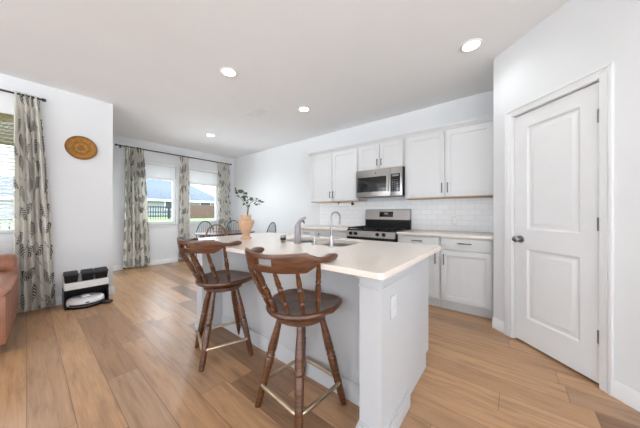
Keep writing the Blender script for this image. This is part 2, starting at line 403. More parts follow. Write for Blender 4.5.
# windows -----------------------------------------------------------------
def window(n, x, a, b, z0, z1, sill=True):
    t = thing('window_%d' % n, None, None, (x, (a+b)/2, 0)); t['kind'] = 'structure'
    A, B = a-(a+b)/2, b-(a+b)/2
    f = MB(); w = .045
    f.box(-.13, -.055, A, A+w, z0, z1); f.box(-.13, -.055, B-w, B, z0, z1); f.box(-.13, -.055, A+w, B-w, z0, z0+w); f.box(-.13, -.055, A+w, B-w, z1-w, z1)
    f.build('window_frame', M['white'], t)
    MB().box(-.098, -.093, A+w, B-w, z0+w, z1-w).build('window_glass', M['glass'], t)
    s = MB(); s.box(-.055, .035, A-.03, B+.03, z0-.022, z0, .004); s.box(.0005, .014, A-.02, B+.02, z0-.085, z0-.022, .003)
    s.build('window_sill', M['trim'], t)
window(1, XL, *W1); window(2, XL, *W2); window(3, XP, *W3)

def blind(x, a, b, z1, zb, slats_open, label, stack=None):
    t = thing('window_blind', label, 'blind', (x, (a+b)/2, zb)); A, B = a-(a+b)/2+.006, b-(a+b)/2-.006
    T = z1-zb-.002
    MB().box(-.05, .0, A, B, T-.05, T, .003).build('headrail', M['shade'], t)
    n = int((T-.08)/(.03 if not slats_open else .043)); sm = MB()
    for i in range(n):
        z = .045+(i+.5)*(T-.10)/n
        ang = math.radians(62 if not slats_open else 32); hw = .022 if not slats_open else .024
        mt = Matrix.Translation((-.026, 0, z)) @ Matrix.Rotation(ang, 4, 'Y')
        sm.box(-hw, hw, A+.005, B-.005, -.0014, .0014, mt=mt)
    for yy in (A*.6, B*.6): sm.box(-.03, -.028, yy-.002, yy+.002, .02, T-.04)
    sm.build('slats', M['shade'], t)
    MB().box(-.052, -.002, A, B, 0, .045 if not slats_open else .02, .003).build('bottom_rail', M['shade'], t)
    MB().cyl((.004, B*.7, T-.5 if T > .6 else .0), (.004, B*.7, T-.04), .004, seg=8).build('tilt_wand', M['white'], t)
    return t
blind(XL, W1[0], W1[1], W1[3], 1.93, False, 'white window blind half raised on the left dining window')
blind(XL, W2[0], W2[1], W2[3], 1.89, False, 'white window blind half raised on the right dining window')
bl = blind(XP, W3[0], W3[1], W3[3], .96, True, 'lowered white slatted blind with olive woven valance beside the sofa')
vz = W3[3]-.96; hw = (W3[1]-W3[0])/2
v = MB()
for i in range(25): v.box(.004, .012, -hw+.008, hw-.008, vz-.36+i*.0143, vz-.36+i*.0143+.012, .002)
v.build('valance', M['bamboo'], bl)

# curtain rods and curtains --------------------------------------------------
def rod(x, y0, y1, z, label):
    t = thing('curtain_rod', label, 'curtain rod', (x, (y0+y1)/2, z)); A, B = y0-(y0+y1)/2, y1-(y0+y1)/2
    MB().cyl((.075, A, 0), (.075, B, 0), .011, seg=12).build('rod', M['rod'], t)
    for e, s_ in ((A, -1), (B, 1)):
        MB().spin((.075, e, 0), (.075, e+s_*.035, 0), [(0, .013), (.2, .02), (.7, .02), (1, .012)], 14).build('finial', M['rod'], t)
    for e in (A+.06, (A+B)/2, B-.06):
        m = MB(); m.box(0.001, .007, e-.014, e+.014, -.04, .03); m.cyl((.004, e, -.012), (.075, e, -.012), .005, seg=8); m.tube([(.075, e, -.013), (.09, e, -.006), (.091, e, .005)], .004, 6)
        m.build('rod_bracket', M['rod'], t)
rod(XL, 1.14, 3.60, 2.535, 'long black curtain rod above the two dining windows')
rod(XP, -1.45, .115, 2.535, 'black curtain rod above the window beside the sofa')
def curtain(x, t0, t1, b0, b1, label, folds=6, seed=1, zt=2.555, zb=.02, depth=.036, flat=1.3):
    rnd = random.Random(seed); yc = (t0+t1)/2
    mb = MB(); bm = mb.bm; nu, nv = folds*14, 46
    uvl = bm.loops.layers.uv.new('UVMap'); G = []
    ph = [rnd.uniform(-.5, .5) for _ in range(9)]
    for j in range(nv+1):
        v = j/nv; z = zt+(zb-zt)*v; row = []
        e = v**.8
        y0, y1 = t0+(b0-t0)*e, t1+(b1-t1)*e
        amp = depth*(0.55+0.45*min(1, v*6))*(1+.25*math.sin(v*3+ph[0]))
        for i in range(nu+1):
            u = i/nu
            w = 2*PI*folds*(u+.018*math.sin(v*4+ph[1]+u*7)*v)
            xx = amp*math.sin(w)+.25*amp*math.sin(w*.5+ph[2]+v*2)
            yy = y0+(y1-y0)*u+.25*(y1-y0)/folds*math.sin(2*w+ph[3])*.35
            row.append(bm.verts.new((xx, yy-yc, z)))
        G.append(row)
    for j in range(nv):
        for i in range(nu):
            f = bm.faces.new((G[j][i], G[j][i+1], G[j+1][i+1], G[j+1][i])); 
            for l, (a, b_) in zip(f.loops, ((i, j), (i+1, j), (i+1, j+1), (i, j+1))): l[uvl].uv = (a/nu*flat+seed*3.1, b_/nv*(zt-zb))
    o = mb.build('curtain', M['curtain'], None, (x+.075, yc, 0))
    md = o.modifiers.new('thick', 'SOLIDIFY'); md.thickness = .0025
    return tag(o, label, 'curtain', None)
curtain(XL, 1.28, 1.575, 1.24, 1.71, 'fern print curtain left of the left dining window', 6, 2)
curtain(XL, 2.30, 2.51, 2.27, 2.52, 'narrow fern print curtain between the two dining windows', 4, 3, flat=.9)
curtain(XL, 3.25, 3.57, 3.22, 3.62, 'fern print curtain right of the dining windows, by the room corner', 6, 4)
curtain(XP, -.09, .09, -.10, .235, 'large fern print curtain hanging between sofa and robot vacuum dock', 5, 5, flat=1.0)

# ------------------------------------------------------------------ ceiling fixtures
def downlight(x, y, label, k=1.0):
    t = thing('recessed_light', label, 'ceiling light', (x, y, H), 0, 'recessed ceiling lights')
    MB().lathe([(.068, 0), (.092, 0), (.094, -.004), (.088, -.009), (.072, -.010), (.068, -.006), (.068, 0)]).build('trim_ring', M['white'], t)
    MB().lathe([(0, -.001), (.068, -.001), (.068, -.005), (0, -.006)]).build('lens', M['lamp'], t)
    l = bpy.data.lights.new('downlight', 'SPOT'); l.energy = DOWNLIGHT*k; l.spot_size = math.radians(150); l.spot_blend = .8; l.shadow_soft_size = .06; l.color = (.88, .95, 1.0)
    lo = bpy.data.objects.new('lamp', l); COL.objects.link(lo); lo.parent = t; lo.location = (0, 0, -.03)
downlight(-.296, 2.628, 'recessed ceiling light nearest the pantry door', .5)
downlight(-.296, 1.421, 'added unseen ceiling light above the walkway right of the island', 1.2)  # extra light outside the view, added to brighten the floor on the right
downlight(-2.456, 1.421, 'recessed ceiling light above the far end of the island')
downlight(-2.445, 2.64, 'recessed ceiling light in front of the microwave and range')
downlight(-4.729, 2.332, 'recessed ceiling light above the dining table', 6.5)
t = thing('ceiling_vent', 'white ceiling air vent between the downlights', 'vent', (-3.131, 2.27, H))
f = MB(); f.box(-.16, .16, -.085, -.065, -.008, 0, .002); f.box(-.16, .16, .065, .085, -.008, 0, .002); f.box(-.16, -.14, -.065, .065, -.008, 0); f.box(.14, .16, -.065, .065, -.008, 0)
f.build('vent_frame', M['white'], t)
f = MB()
for i in range(7):
    y = -.055+i*.0183; f.box(-.14, .14, -.008, .008, -.001, .001, mt=Matrix.Translation((0, y, -.006)) @ Matrix.Rotation(.25, 4, 'X'))
f.build('vent_louvres', M['white'], t)

# ------------------------------------------------------------------ kitchen cabinets (local frame: origin at wall, -y into the room)
def pull(parent, p, horizontal, L=.12, y=0):
    m = MB(); x, z = p; h = L/2
    a, b_ = ((x-h, y-.028, z), (x+h, y-.028, z)) if horizontal else ((x, y-.028, z-h), (x, y-.028, z+h))
    k = h*.78
    f1, f2 = ((x-k, 0, z), (x+k, 0, z)) if horizontal else ((x, 0, z-k), (x, 0, z+k))
    m.cyl(a, b_, .0062, seg=10)
    for f_ in (f1, f2): m.cyl((f_[0], y, f_[2]), (f_[0], y-.028, f_[2]), .005, seg=8)
    return m.build('handle', M['pull'], parent)
def shaker(parent, x0, x1, z0, z1, y, name='door', mat=None, rail=.058):
    m = MB(); T = .019; a = y-T
    m.box(x0, x0+rail, a, y, z0, z1, .0015); m.box(x1-rail, x1, a, y, z0, z1, .0015)
    m.box(x0+rail, x1-rail, a, y, z0, z0+rail, .0015); m.box(x0+rail, x1-rail, a, y, z1-rail, z1, .0015)
    m.box(x0+rail-.002, x1-rail+.002, a+.010, y, z0+rail-.002, z1-rail+.002)
    return m.build(name, mat or M['cab'], parent)
def slab_front(parent, x0, x1, z0, z1, y, name='drawer', mat=None):
    return MB().box(x0, x1, y-.019, y, z0, z1, .003).build(name, mat or M['cab'], parent)
UD = .31
def upper(x0, x1, z0, z1, label, hl=.13):
    t = thing('wall_cabinet', label, 'cabinet', ((x0+x1)/2, YB-.001, z0)); w = (x1-x0)/2-.001
    hgt = z1-z0
    MB().box(-w, w, -UD, 0, .012, hgt).build('carcass', M['cab'], t)
    MB().box(-w, w, -UD, 0, .0, .012).build('underside', M['inner'], t)
    g = .004
    for s_ in (-1, 1):
        a, b_ = (-w+.016, -.006) if s_ < 0 else (.006, w-.016)
        d = shaker(t, a, b_, .012, hgt-.025, -UD-.001)
        pull(d, (s_*.034, .012+.03+hl/2+.02), False, hl, -UD-.02)
    return t
CT = 2.255
upper(-3.02, -1.972, 1.37, CT, 'white two door wall cabinet left of the microwave', .12)
upper(-1.970, -1.206, 1.84, CT, 'short white two door wall cabinet above the microwave', .10)
upper(-1.204, -.148, 1.37, CT, 'white two door wall cabinet right of the microwave')
t = thing('crown_molding', 'white crown molding running along the top of the wall cabinets', 'molding', (-1.58, YB-.001, CT+.001))
prof = [(-UD, 0), (-UD-.012, 0), (-UD-.014, .012), (-UD-.028, .030), (-UD-.040, .038), (-UD-.042, .052), (0, .052), (0, 0)]
m = MB(); m.rings([[(x, y, z) for y, z in prof] for x in (-1.47, 1.432)]); m.build('crown', M['cab'], t)

BD = .60
def base_carc(t, w, mat=None):
    mat = mat or M['cab']
    MB().box(-w, w, -BD, 0, .105, .878).build('carcass', mat, t)
    MB().box(-w, w, -BD+.06, 0, 0, .105).build('toe_kick', mat, t)
def base_unit(x0, x1, label, drawers, doors):
    t = thing('base_cabinet', label, 'cabinet', ((x0+x1)/2, YB-.001, 0)); w = (x1-x0)/2-.001; base_carc(t, w)
    if drawers:
        d = slab_front(t, -w+.014, w-.014, .735, .862, -BD-.001); pull(d, (0, .815), True, .13, -BD-.02)
    zt = .715 if drawers else .862
    for a, b_, hx in doors:
        d = shaker(t, a*w+.014*(1 if a < -.9 else .3), b_*w-.014*(1 if b_ > .9 else .3), .125, zt, -BD-.001)
        if hx is not None: pull(d, (hx*w, zt-.10), False, .13, -BD-.02)
    return t
base_unit(-.675, -.148, 'white base cabinet with drawer beside the pantry wall', True, [(-1, 1, -.83)])
base_unit(-1.200, -.677, 'white base cabinet with drawer just right of the range', True, [(-1, 1, .83)])
base_unit(-2.62, -1.974, 'white full door base cabinet just left of the range', False, [(-1, 1, -.80)])
base_unit(-3.04, -2.622, 'white base cabinet with drawer at the far left end of the kitchen run', True, [(-1, 1, .8)])
def worktop(x0, x1, label):
    return tag(MB().box(x0, x1, YB-.645, YB-.001, .880, .914, .004).build('worktop', M['quartz']), label, 'worktop')
worktop(-1.200, -.148, 'cream quartz worktop right of the range')
worktop(-3.06, -1.972, 'cream quartz worktop left of the range')
struct(MB().box(-3.04, PX-.001, YB-.009, YB-.0005, .915, 1.368), 'wall_backsplash', M['tile'])
# outlet on backsplash
def outlet(mb_loc, rotz, label, mats=('trim', 'shade')):
    t = thing('wall_outlet', label, 'outlet', mb_loc, rotz)
    MB().box(-.036, .036, -.006, 0, -.058, .058, .003).build('cover_plate', M[mats[0]], t)
    m = MB()
    for z in (-.024, .024): m.box(-.016, .016, -.008, -.0055, z-.015, z+.015, .002)
    m.build('socket', M[mats[1]], t)
outlet((-.62, YB-.010, 1.06), 0, 'white wall outlet on the tiled backsplash right of the range')
# under cabinet bar
t = thing('paper_towel_holder', 'slim white roll with dark end knob mounted under the left wall cabinet', 'holder', (-2.31, YB-.17, 1.369))
MB().cyl((-.14, 0, -.045), (.125, 0, -.045), .022, seg=18).build('paper_roll', M['white'], t)
MB().cyl((.125, 0, -.045), (.16, 0, -.045), .02, seg=16).build('end_knob', M['dkgrey'], t)
for a in (-.155, .13): MB().box(a, a+.01, -.01, .01, -.055, 0).build('bracket', M['dkgrey'], t)

# ------------------------------------------------------------------ microwave
def microwave():
    x0, x1 = -1.968, -1.208; w = (x1-x0)/2-.003; z0 = 1.418; h = 1.838-z0; D = .375
    t = thing('microwave', 'stainless over the range microwave with black glass door', 'microwave', ((x0+x1)/2, YB-.001, z0))
    MB().box(-w, w, -D, 0, .008, h, .003).build('housing', M['black'], t)
    y = -D-.001
    d = MB(); dx = w-.175
    d.box(-w, dx, y-.028, y, .0, h, .004); door_ = d.build('door', M['steel'], t)
    MB().box(-w+.028, dx-.06, y-.031, y-.0275, .075, h-.115, .002).build('door_glass', M['glassblack'], door_)
    MB().cyl((dx-.028, y-.055, .06), (dx-.028, y-.055, h-.09), .011, seg=14).box(dx-.035, dx-.021, y-.055, y-.027, .08, .10).box(dx-.035, dx-.021, y-.055, y-.027, h-.13, h-.11).build('door_handle', M['steel'], door_)
    MB().box(dx+.002, w, y-.028, y, 0, h, .004).build('side_trim', M['steel'], t)
    cp = MB().box(dx+.008, w-.028, y-.032, y-.0275, .06, h-.10, .002).build('control_panel', M['glassblack'], t)
    for r in range(6):
        b = MB()
        for c in range(3): b.box(dx+.026+c*.036, dx+.046+c*.036, y-.0335, y-.0315, .075+r*.030, .083+r*.030)
        b.build('button_row', M['display'], cp)
    MB().box(dx+.03, w-.05, y-.0335, y-.0315, h-.135, h-.115).build('clock_display', M['display'], cp)
    MB().cyl((-.03, y-.0285, h-.06), (-.03, y-.0305, h-.06), .011, seg=16).build('badge', M['dkgrey'], t)
    m = MB()
    for i in range(18): m.box(-w+.03+i*.039, -w+.055+i*.039, -D+.02, -D+.10, .002, .0085)
    m.build('bottom_vent', M['iron'], t)
microwave()

# ------------------------------------------------------------------ range
def stove():
    x0, x1 = -1.968, -1.204; w = (x1-x0)/2-.003; D = .64
    t = thing('gas_range', 'stainless and black freestanding gas range with black knobs', 'stove', ((x0+x1)/2, YB-.012, 0))
    MB().box(-w, w, -D, 0, .03, .905).build('body', M['black'], t)
    for sx_ in (-1, 1):
        for yy in (-D+.05, -.05): MB().cyl((sx_*(w-.05), yy, 0), (sx_*(w-.05), yy, .031), .018, seg=12).build('foot', M['black'], t)
    MB().box(-w, w, -D-.02, -.07, .905, .922, .005).build('cooktop', M['black'], t)
    m = MB(); m.box(-w, w, -.07, 0, .905, 1.075); m.build('back_riser', M['black'], t)
    bp = MB(); poly = [(-.085, 1.06), (-.062, 1.218), (-.03, 1.23), (0, 1.225), (0, 1.06)]
    bp.rings([[(x, a, b_) for a, b_ in poly] for x in (-w, w)]); back = bp.build('back_panel', M['steel'], t)
    k = Matrix.Translation((0, -.0735, 1.14)) @ Matrix.Rotation(-.145, 4, 'X')
    disp = MB().box(-.115, .115, -.006, .002, -.038, .048, .002, mt=k).build('display_panel', M['glassblack'], back)
    MB().box(-.03, .035, -.0075, -.0055, .005, .03, mt=k).build('clock_display', M['display'], disp)
    # grates: three cast iron sections
    for gx in (-.245, 0, .245):
        g = MB(); z = .951; hw = .118; y0, y1 = -D+.01, -.10
        for xx in (-hw, hw): g.box(gx+xx-.007, gx+xx+.007, y0, y1, z-.012, z+.002, .002)
        for yy in (y0, (y0+y1)/2, y1): g.box(gx-hw, gx+hw, yy-.007, yy+.007, z-.012, z+.002, .002)
        for yy in ((y0*3+y1)/4, (y0+3*y1)/4): g.box(gx-hw, gx+hw, yy-.005, yy+.005, z-.010, z+.004, .002)
        g.box(gx-.005, gx+.005, y0, y1, z-.010, z+.004, .002)
        for xx in (-hw, hw):
            for yy in (y0, y1): g.box(gx+xx-.008, gx+xx+.008, yy-.008, yy+.008, .9225, z-.01)
        g.build('grate', M['iron'], t)
    for bx in (-.245, .245):
        for by in (-.48, -.22):
            MB().lathe([(.045, .9225), (.045, .930), (.032, .932), (.032, .938), (0, .939)], (bx, by), 20).build('burner', M['iron'], t)
    # control strip (tilted)
    cs = MB(); poly = [(-D, .905), (-D-.022, .905), (-D-.045, .82), (-D, .82)]
    cs.rings([[(x, a, b_) for a, b_ in poly] for x in (-w, w)]); strip = cs.build('control_strip', M['steel'], t)
    for kx in (-.30, -.215, .13, .225, ):
        c = Vector((kx, -D-.034, .862)); n = Vector((0, -.965, .26))
        MB().spin(c, c+n*.036, [(0, .026), (.25, .026), (.3, .021), (.9, .019), (1, .015)], 18).build('knob', M['black'], strip)
    od = MB().box(-w+.003, w-.003, -D-.035, -D-.001, .20, .812, .006).build('oven_door', M['black'], t)
    MB().box(-w+.09, w-.09, -D-.038, -D-.0345, .30, .68, .004).build('oven_window', M['glassblack'], od)
    hd = MB().cyl((-w+.05, -D-.075, .765), (w-.05, -D-.075, .765), .013, seg=14)
    for s_ in (-1, 1): hd.cyl((s_*(w-.08), -D-.034, .765), (s_*(w-.08), -D-.075, .765), .009, seg=10)
    hd.build('oven_handle', M['steel'], od)
    MB().box(-w+.003, w-.003, -D-.032, -D-.001, .05, .19, .005).build('storage_drawer', M['black'], t)
stove()

# ------------------------------------------------------------------ island
IX0, IX1, IY0, IY1 = -2.465, -.413, .922, 2.00
def island():
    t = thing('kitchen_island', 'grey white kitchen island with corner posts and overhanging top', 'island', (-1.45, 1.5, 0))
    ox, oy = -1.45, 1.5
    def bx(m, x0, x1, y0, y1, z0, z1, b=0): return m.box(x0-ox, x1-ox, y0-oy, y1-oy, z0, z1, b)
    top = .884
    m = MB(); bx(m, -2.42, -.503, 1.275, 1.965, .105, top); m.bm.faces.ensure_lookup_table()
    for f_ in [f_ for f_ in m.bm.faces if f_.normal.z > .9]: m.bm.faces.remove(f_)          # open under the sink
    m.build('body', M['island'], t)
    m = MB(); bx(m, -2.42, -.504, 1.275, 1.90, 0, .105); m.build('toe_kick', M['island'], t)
    for a, b_ in ((-.605, -.487), (-2.45, -2.332)):
        m = MB(); x0, x1 = a, b_
        bx(m, x0, x1, 1.07, 1.45, 0, top)
        m.build('corner_post', M['island'], t)
        c = MB()
        for (k, z0, z1) in ((.006, .775, .787), (.012, .800, .86), (.020, .86, .8835)):
            pass
        # capital: stacked mouldings around post
        for k, z0, z1 in ((.006, .790, .800), (.013, .835, .850), (.020, .850, .862), (.026, .862, .8838)):
            bx(c, x0-k, x1+k, 1.07-k, 1.45+k*.2, z0, z1, .002)
        c.build('capital', M['island'], t)
        pl = MB()
        for k, z0, z1 in ((.014, 0.0005, .078), (.010, .078, .092), (.005, .092, .105)): bx(pl, x0-k, x1+k, 1.07-k, 1.45+k*.2, z0, z1, .002)
        pl.build('plinth', M['island'], t)
    m = MB(); 
    base_prof(m, (-2.33-ox, 1.275-oy), (-.608-ox, 1.275-oy), (0, -1), .115); m.build('baseboard', M['island'], t)
    # kitchen side doors
    xs = [-2.39, -1.92, -1.30, -.70, -.53]
    n = 0
    for a, b_ in ((-2.385, -1.93), (-1.92, -1.465), (-1.455, -1.0), (-.99, -.53)):
        mt = Matrix.Rotation(PI, 4, 'Z')
        d = MB(); y = 1.966-oy; r = .058
        def q(x0, x1, z0, z1, y0, y1): d.box(x0-ox, x1-ox, y0, y1, z0, z1, .0015)
        q(a, a+r, .125, .865, y, y+.019); q(b_-r, b_, .125, .865, y, y+.019); q(a+r, b_-r, .125, .125+r, y, y+.019); q(a+r, b_-r, .865-r, .865, y, y+.019); q(a+r, b_-r, .125+r, .865-r, y, y+.009)
        dd = d.build('door', M['island'], t)
        hx = (b_-.03 if n % 2 == 0 else a+.03)-ox; n += 1
        h_ = MB(); h_.cyl((hx, y+.047, .70), (hx, y+.047, .83), .006, seg=10); h_.cyl((hx, y+.019, .72), (hx, y+.047, .72), .005, seg=8); h_.cyl((hx, y+.019, .81), (hx, y+.047, .81), .005, seg=8)
        h_.build('handle', M['pull'], dd)
    return t
island()
SX0, SX1, SXD, SY0, SY1 = -1.66, -.985, -1.32, 1.455, 1.845
def rrect(x0, x1, y0, y1, r, n=6):
    P = []
    for cx, cy, a in ((x1-r, y1-r, 0), (x0+r, y1-r, 90), (x0+r, y0+r, 180), (x1-r, y0+r, 270)):
        for i in range(n+1): t_ = math.radians(a+90*i/n); P.append((cx+r*math.cos(t_), cy+r*math.sin(t_)))
    return P
def counter():
    m = MB(); o_ = rrect(IX0, IX1, IY0, IY1, .025, 5)
    cx, cy = (IX0+IX1)/2, (IY0+IY1)/2
    def sc(k): return rrect(IX0+k, IX1-k, IY0+k, IY1-k, .025-k*.5, 5)
    m.rings([[(x, y, .8845) for x, y in sc(.003)], [(x, y, .8875) for x, y in sc(0)], [(x, y, .911) for x, y in sc(0)], [(x, y, .914) for x, y in sc(.003)]])
    o = m.build('island_worktop', M['quartz'])
    cuts = []
    for a, b_ in ((SX0, SXD-.012), (SXD+.012, SX1)):
        c = MB().prism(rrect(a, b_, SY0, SY1, .07, 8), .85, .95).build('cut', M['quartz']); cuts.append(c)
        md = o.modifiers.new('cut', 'BOOLEAN'); md.operation = 'DIFFERENCE'; md.object = c; md.solver = 'EXACT'
    dg = bpy.context.evaluated_depsgraph_get(); me = bpy.data.meshes.new_from_object(o.evaluated_get(dg))
    o.modifiers.clear(); o.data = me
    for f_ in me.polygons: f_.use_smooth = False
    for c in cuts: bpy.data.objects.remove(c)
    return tag(o, 'cream quartz island worktop with a double sink cut out', 'worktop')
counter()
t = thing('kitchen_sink', 'stainless double bowl undermount sink in the island', 'sink', ((SX0+SX1)/2, (SY0+SY1)/2, .70))
cx, cy = (SX0+SX1)/2, (SY0+SY1)/2
for a, b_ in ((SX0, SXD-.012), (SXD+.012, SX1)):
    m = MB(); R = []
    for k, z in ((.012, .8835), (-.0, .8835), (0.0, .86), (.008, .73), (.03, .712), (.06, .708)):
        kk = -k if (k, z) == (.012, .8835) else k
        R.append([(x-cx, y-cy, z-.70) for x, y in rrect(a+kk, b_-kk, SY0+kk, SY1-kk, .07, 8)])
    m.rings(R, cap=False); m.bm.verts.ensure_lookup_table(); n_ = len(R[0]); m.bm.faces.new(m.bm.verts[-n_:])
    bowl = m.build('bowl', M['sinksteel'], t)
    MB().lathe([(.04, .0085), (.04, .011), (.03, .010), (0, .009)], ((a+b_)/2-cx, 0), 20).build('drain', M['chrome'], bowl)
# faucet
t = thing('kitchen_faucet', 'chrome gooseneck faucet standing on the island beside the sink', 'faucet', (-1.035, 1.415, .914))
MB().lathe([(0, 0.0003), (.024, 0.0003), (.024, .008), (.017, .012), (.014, .05), (.012, .085), (0, .086)], seg=22).build('base', M['chrome'], t)
pts = [(0, 0, .08), (0, 0, .222)] ; R_ = .036
for i in range(0, 13):
    a = PI*i/12*1.08; pts.append((.45*(R_-R_*math.cos(a)), .9*(R_-R_*math.cos(a)), .222+R_*math.sin(a)))
l = pts[-1]; pts.append((l[0]+.002, l[1]-.002, l[2]-.02))
MB().tube(pts, .0065, 12).build('spout', M['faucet'], t)
MB().cyl(pts[-1], (pts[-1][0], pts[-1][1]-.001, pts[-1][2]-.028), .0085, seg=14).build('spray_tip', M['faucet'], t)
MB().cyl((-.018, .0, .062), (.055, .012, .066), .006, .0045, seg=10).build('lever', M['chrome'], t)
t = thing('soap_dispenser', 'small chrome soap pump beside the island faucet', 'soap dispenser', (-1.20, 1.42, .914))
MB().lathe([(0, 0.0003), (.017, 0.0003), (.017, .008), (.009, .012), (.008, .05), (0, .051)], seg=16).build('pump_body', M['chrome'], t)
MB().tube([(0, 0, .05), (0, 0, .062), (.012, .02, .066), (.018, .036, .060)], .005, 8).build('nozzle', M['chrome'], t)
outlet((-.4865, 1.215, .675), PI/2, 'white wall outlet on the end post of the island', ('outletgrey', 'outletgrey'))

# things on the island ----------------------------------------------------------
t = thing('terracotta_vase', 'peach terracotta urn vase on the island end, holding leafy twigs', 'vase', (-2.03, 1.355, .9142))
MB().lathe([(0, 0), (.052, 0), (.054, .008), (.050, .014), (.036, .022), (.033, .034), (.040, .062), (.056, .100), (.072, .140), (.079, .166), (.078, .176), (.070, .184), (.052, .190), (.046, .196), (.045, .212), (.050, .222), (.050, .230), (.044, .231), (.040, .222), (.040, .195), (.066, .165), (.030, .05), (0, .045)], seg=32).build('vase_body', M['terra'], t)
def branch(label, pts, leaves, seed):
    rnd = random.Random(seed)
    t = thing('leafy_twig', label, 'twig', (-2.03, 1.355, .9142+.06), 0)
    P = [Vector(p) for p in pts]
    # smooth
    Q = []
    for i in range(len(P)-1):
        for k in range(4): Q.append(P[i].lerp(P[i+1], k/4))
    Q.append(P[-1]); Q = [Q[0]]+[(Q[i-1]+Q[i]*2+Q[i+1])/4 for i in range(1, len(Q)-1)]+[Q[-1]]
    MB().tube(Q, [.0028*(1-.5*i/len(Q)) for i in range(len(Q))], 6).build('stem', M['stem'], t)
    m = MB()
    for k in range(leaves):
        f_ = .52+.48*(k+.5)/leaves; i = min(len(Q)-1, int(f_*(len(Q)-1))); c = Q[i]
        d = Vector((rnd.uniform(-1, 1), rnd.uniform(-1, 1), rnd.uniform(-.4, .9))).normalized(); L = rnd.uniform(.036, .054); w = L*.36
        s_ = d.cross(Vector((rnd.uniform(-1, 1), rnd.uniform(-1, 1), .5))).normalized(); nn = d.cross(s_)
        out_ = [(0, 0, 0), (.15, .5, .1), (.45, 1, .2), (.75, .75, .12), (1, 0, 0), (.75, -.75, .12), (.45, -1, .2), (.15, -.5, .1)]
        st = c+d*.012
        m.tube([c, st], .0012, 5)
        top_ = [m.bm.verts.new(st+d*L*a+s_*w*b_+nn*w*abs(z_)) for a, b_, z_ in out_]
        bot_ = [m.bm.verts.new(st+d*L*a+s_*w*b_+nn*(w*abs(z_)-.0014)) for a, b_, z_ in out_]
        m.bm.faces.new(top_); m.bm.faces.new(bot_[::-1])
        for i2 in range(8): j2 = (i2+1) % 8; m.bm.faces.new((top_[i2], bot_[i2], bot_[j2], top_[j2]))
    m.build('leaves', M['leaf'], t)
r_ = Vector((.7778, .6285, 0)); u_ = Vector((0, 0, 1)); f0 = Vector((-.6285, .7778, 0))
def rp(a, b_, c=0): return r_*a+u_*b_+f0*c
branch('leafy twig leaning left in the terracotta vase', [rp(.0, 0), rp(.012, .17), rp(.012, .25), rp(-.02, .30, -.02), rp(-.06, .36, -.04), rp(-.07, .40, -.05)], 10, 3)
branch('tall leafy twig rising straight from the terracotta vase', [rp(0, 0), rp(.016, .18), rp(.02, .24), rp(-.005, .30, .03), rp(-.035, .38, .04), rp(-.05, .42, .05)], 12, 8)
branch('long leafy twig reaching right out of the terracotta vase', [rp(0, 0), rp(.018, .17), rp(.024, .23), rp(.04, .29), rp(.09, .32, .02), rp(.12, .30, .02), rp(.135, .27, .02)], 9, 5)
t = thing('spray_bottle', 'slim grey mauve bottle with angled trigger head on the island', 'bottle', (-1.375, 1.41, .9142), math.radians(25))
MB().lathe([(0, 0), (.026, 0), (.028, .005), (.028, .13), (.024, .155), (.018, .163), (0, .164)], seg=22).build('bottle_body', M['mauve'], t)
m = MB(); m.tube([(0, 0, .158), (.008, 0, .172), (.03, 0, .195), (.052, 0, .207), (.070, 0, .218)], [.017, .016, .014, .013, .006], 12); m.build('spray_head', M['mauve'], t)
m = MB(); m.tube([(.038, 0, .192), (.052, 0, .178), (.056, 0, .165)], [.009, .007, .005], 8); m.build('trigger', M['dkgrey'], t)
t = thing('tumbler', 'tiny dark grey metal tumbler on the island between vase and bottle', 'cup', (-1.51, 1.37, .9142))
MB().lathe([(0, 0), (.019, 0), (.021, .004), (.023, .062), (.021, .062), (.018, .01), (0, .009)], seg=20).build('cup_body', M['steel'], t)
MB().lathe([(.0235, .022), (.0240, .024), (.0245, .042), (.0240, .044)], seg=20).build('band', M['dkgrey'], t)

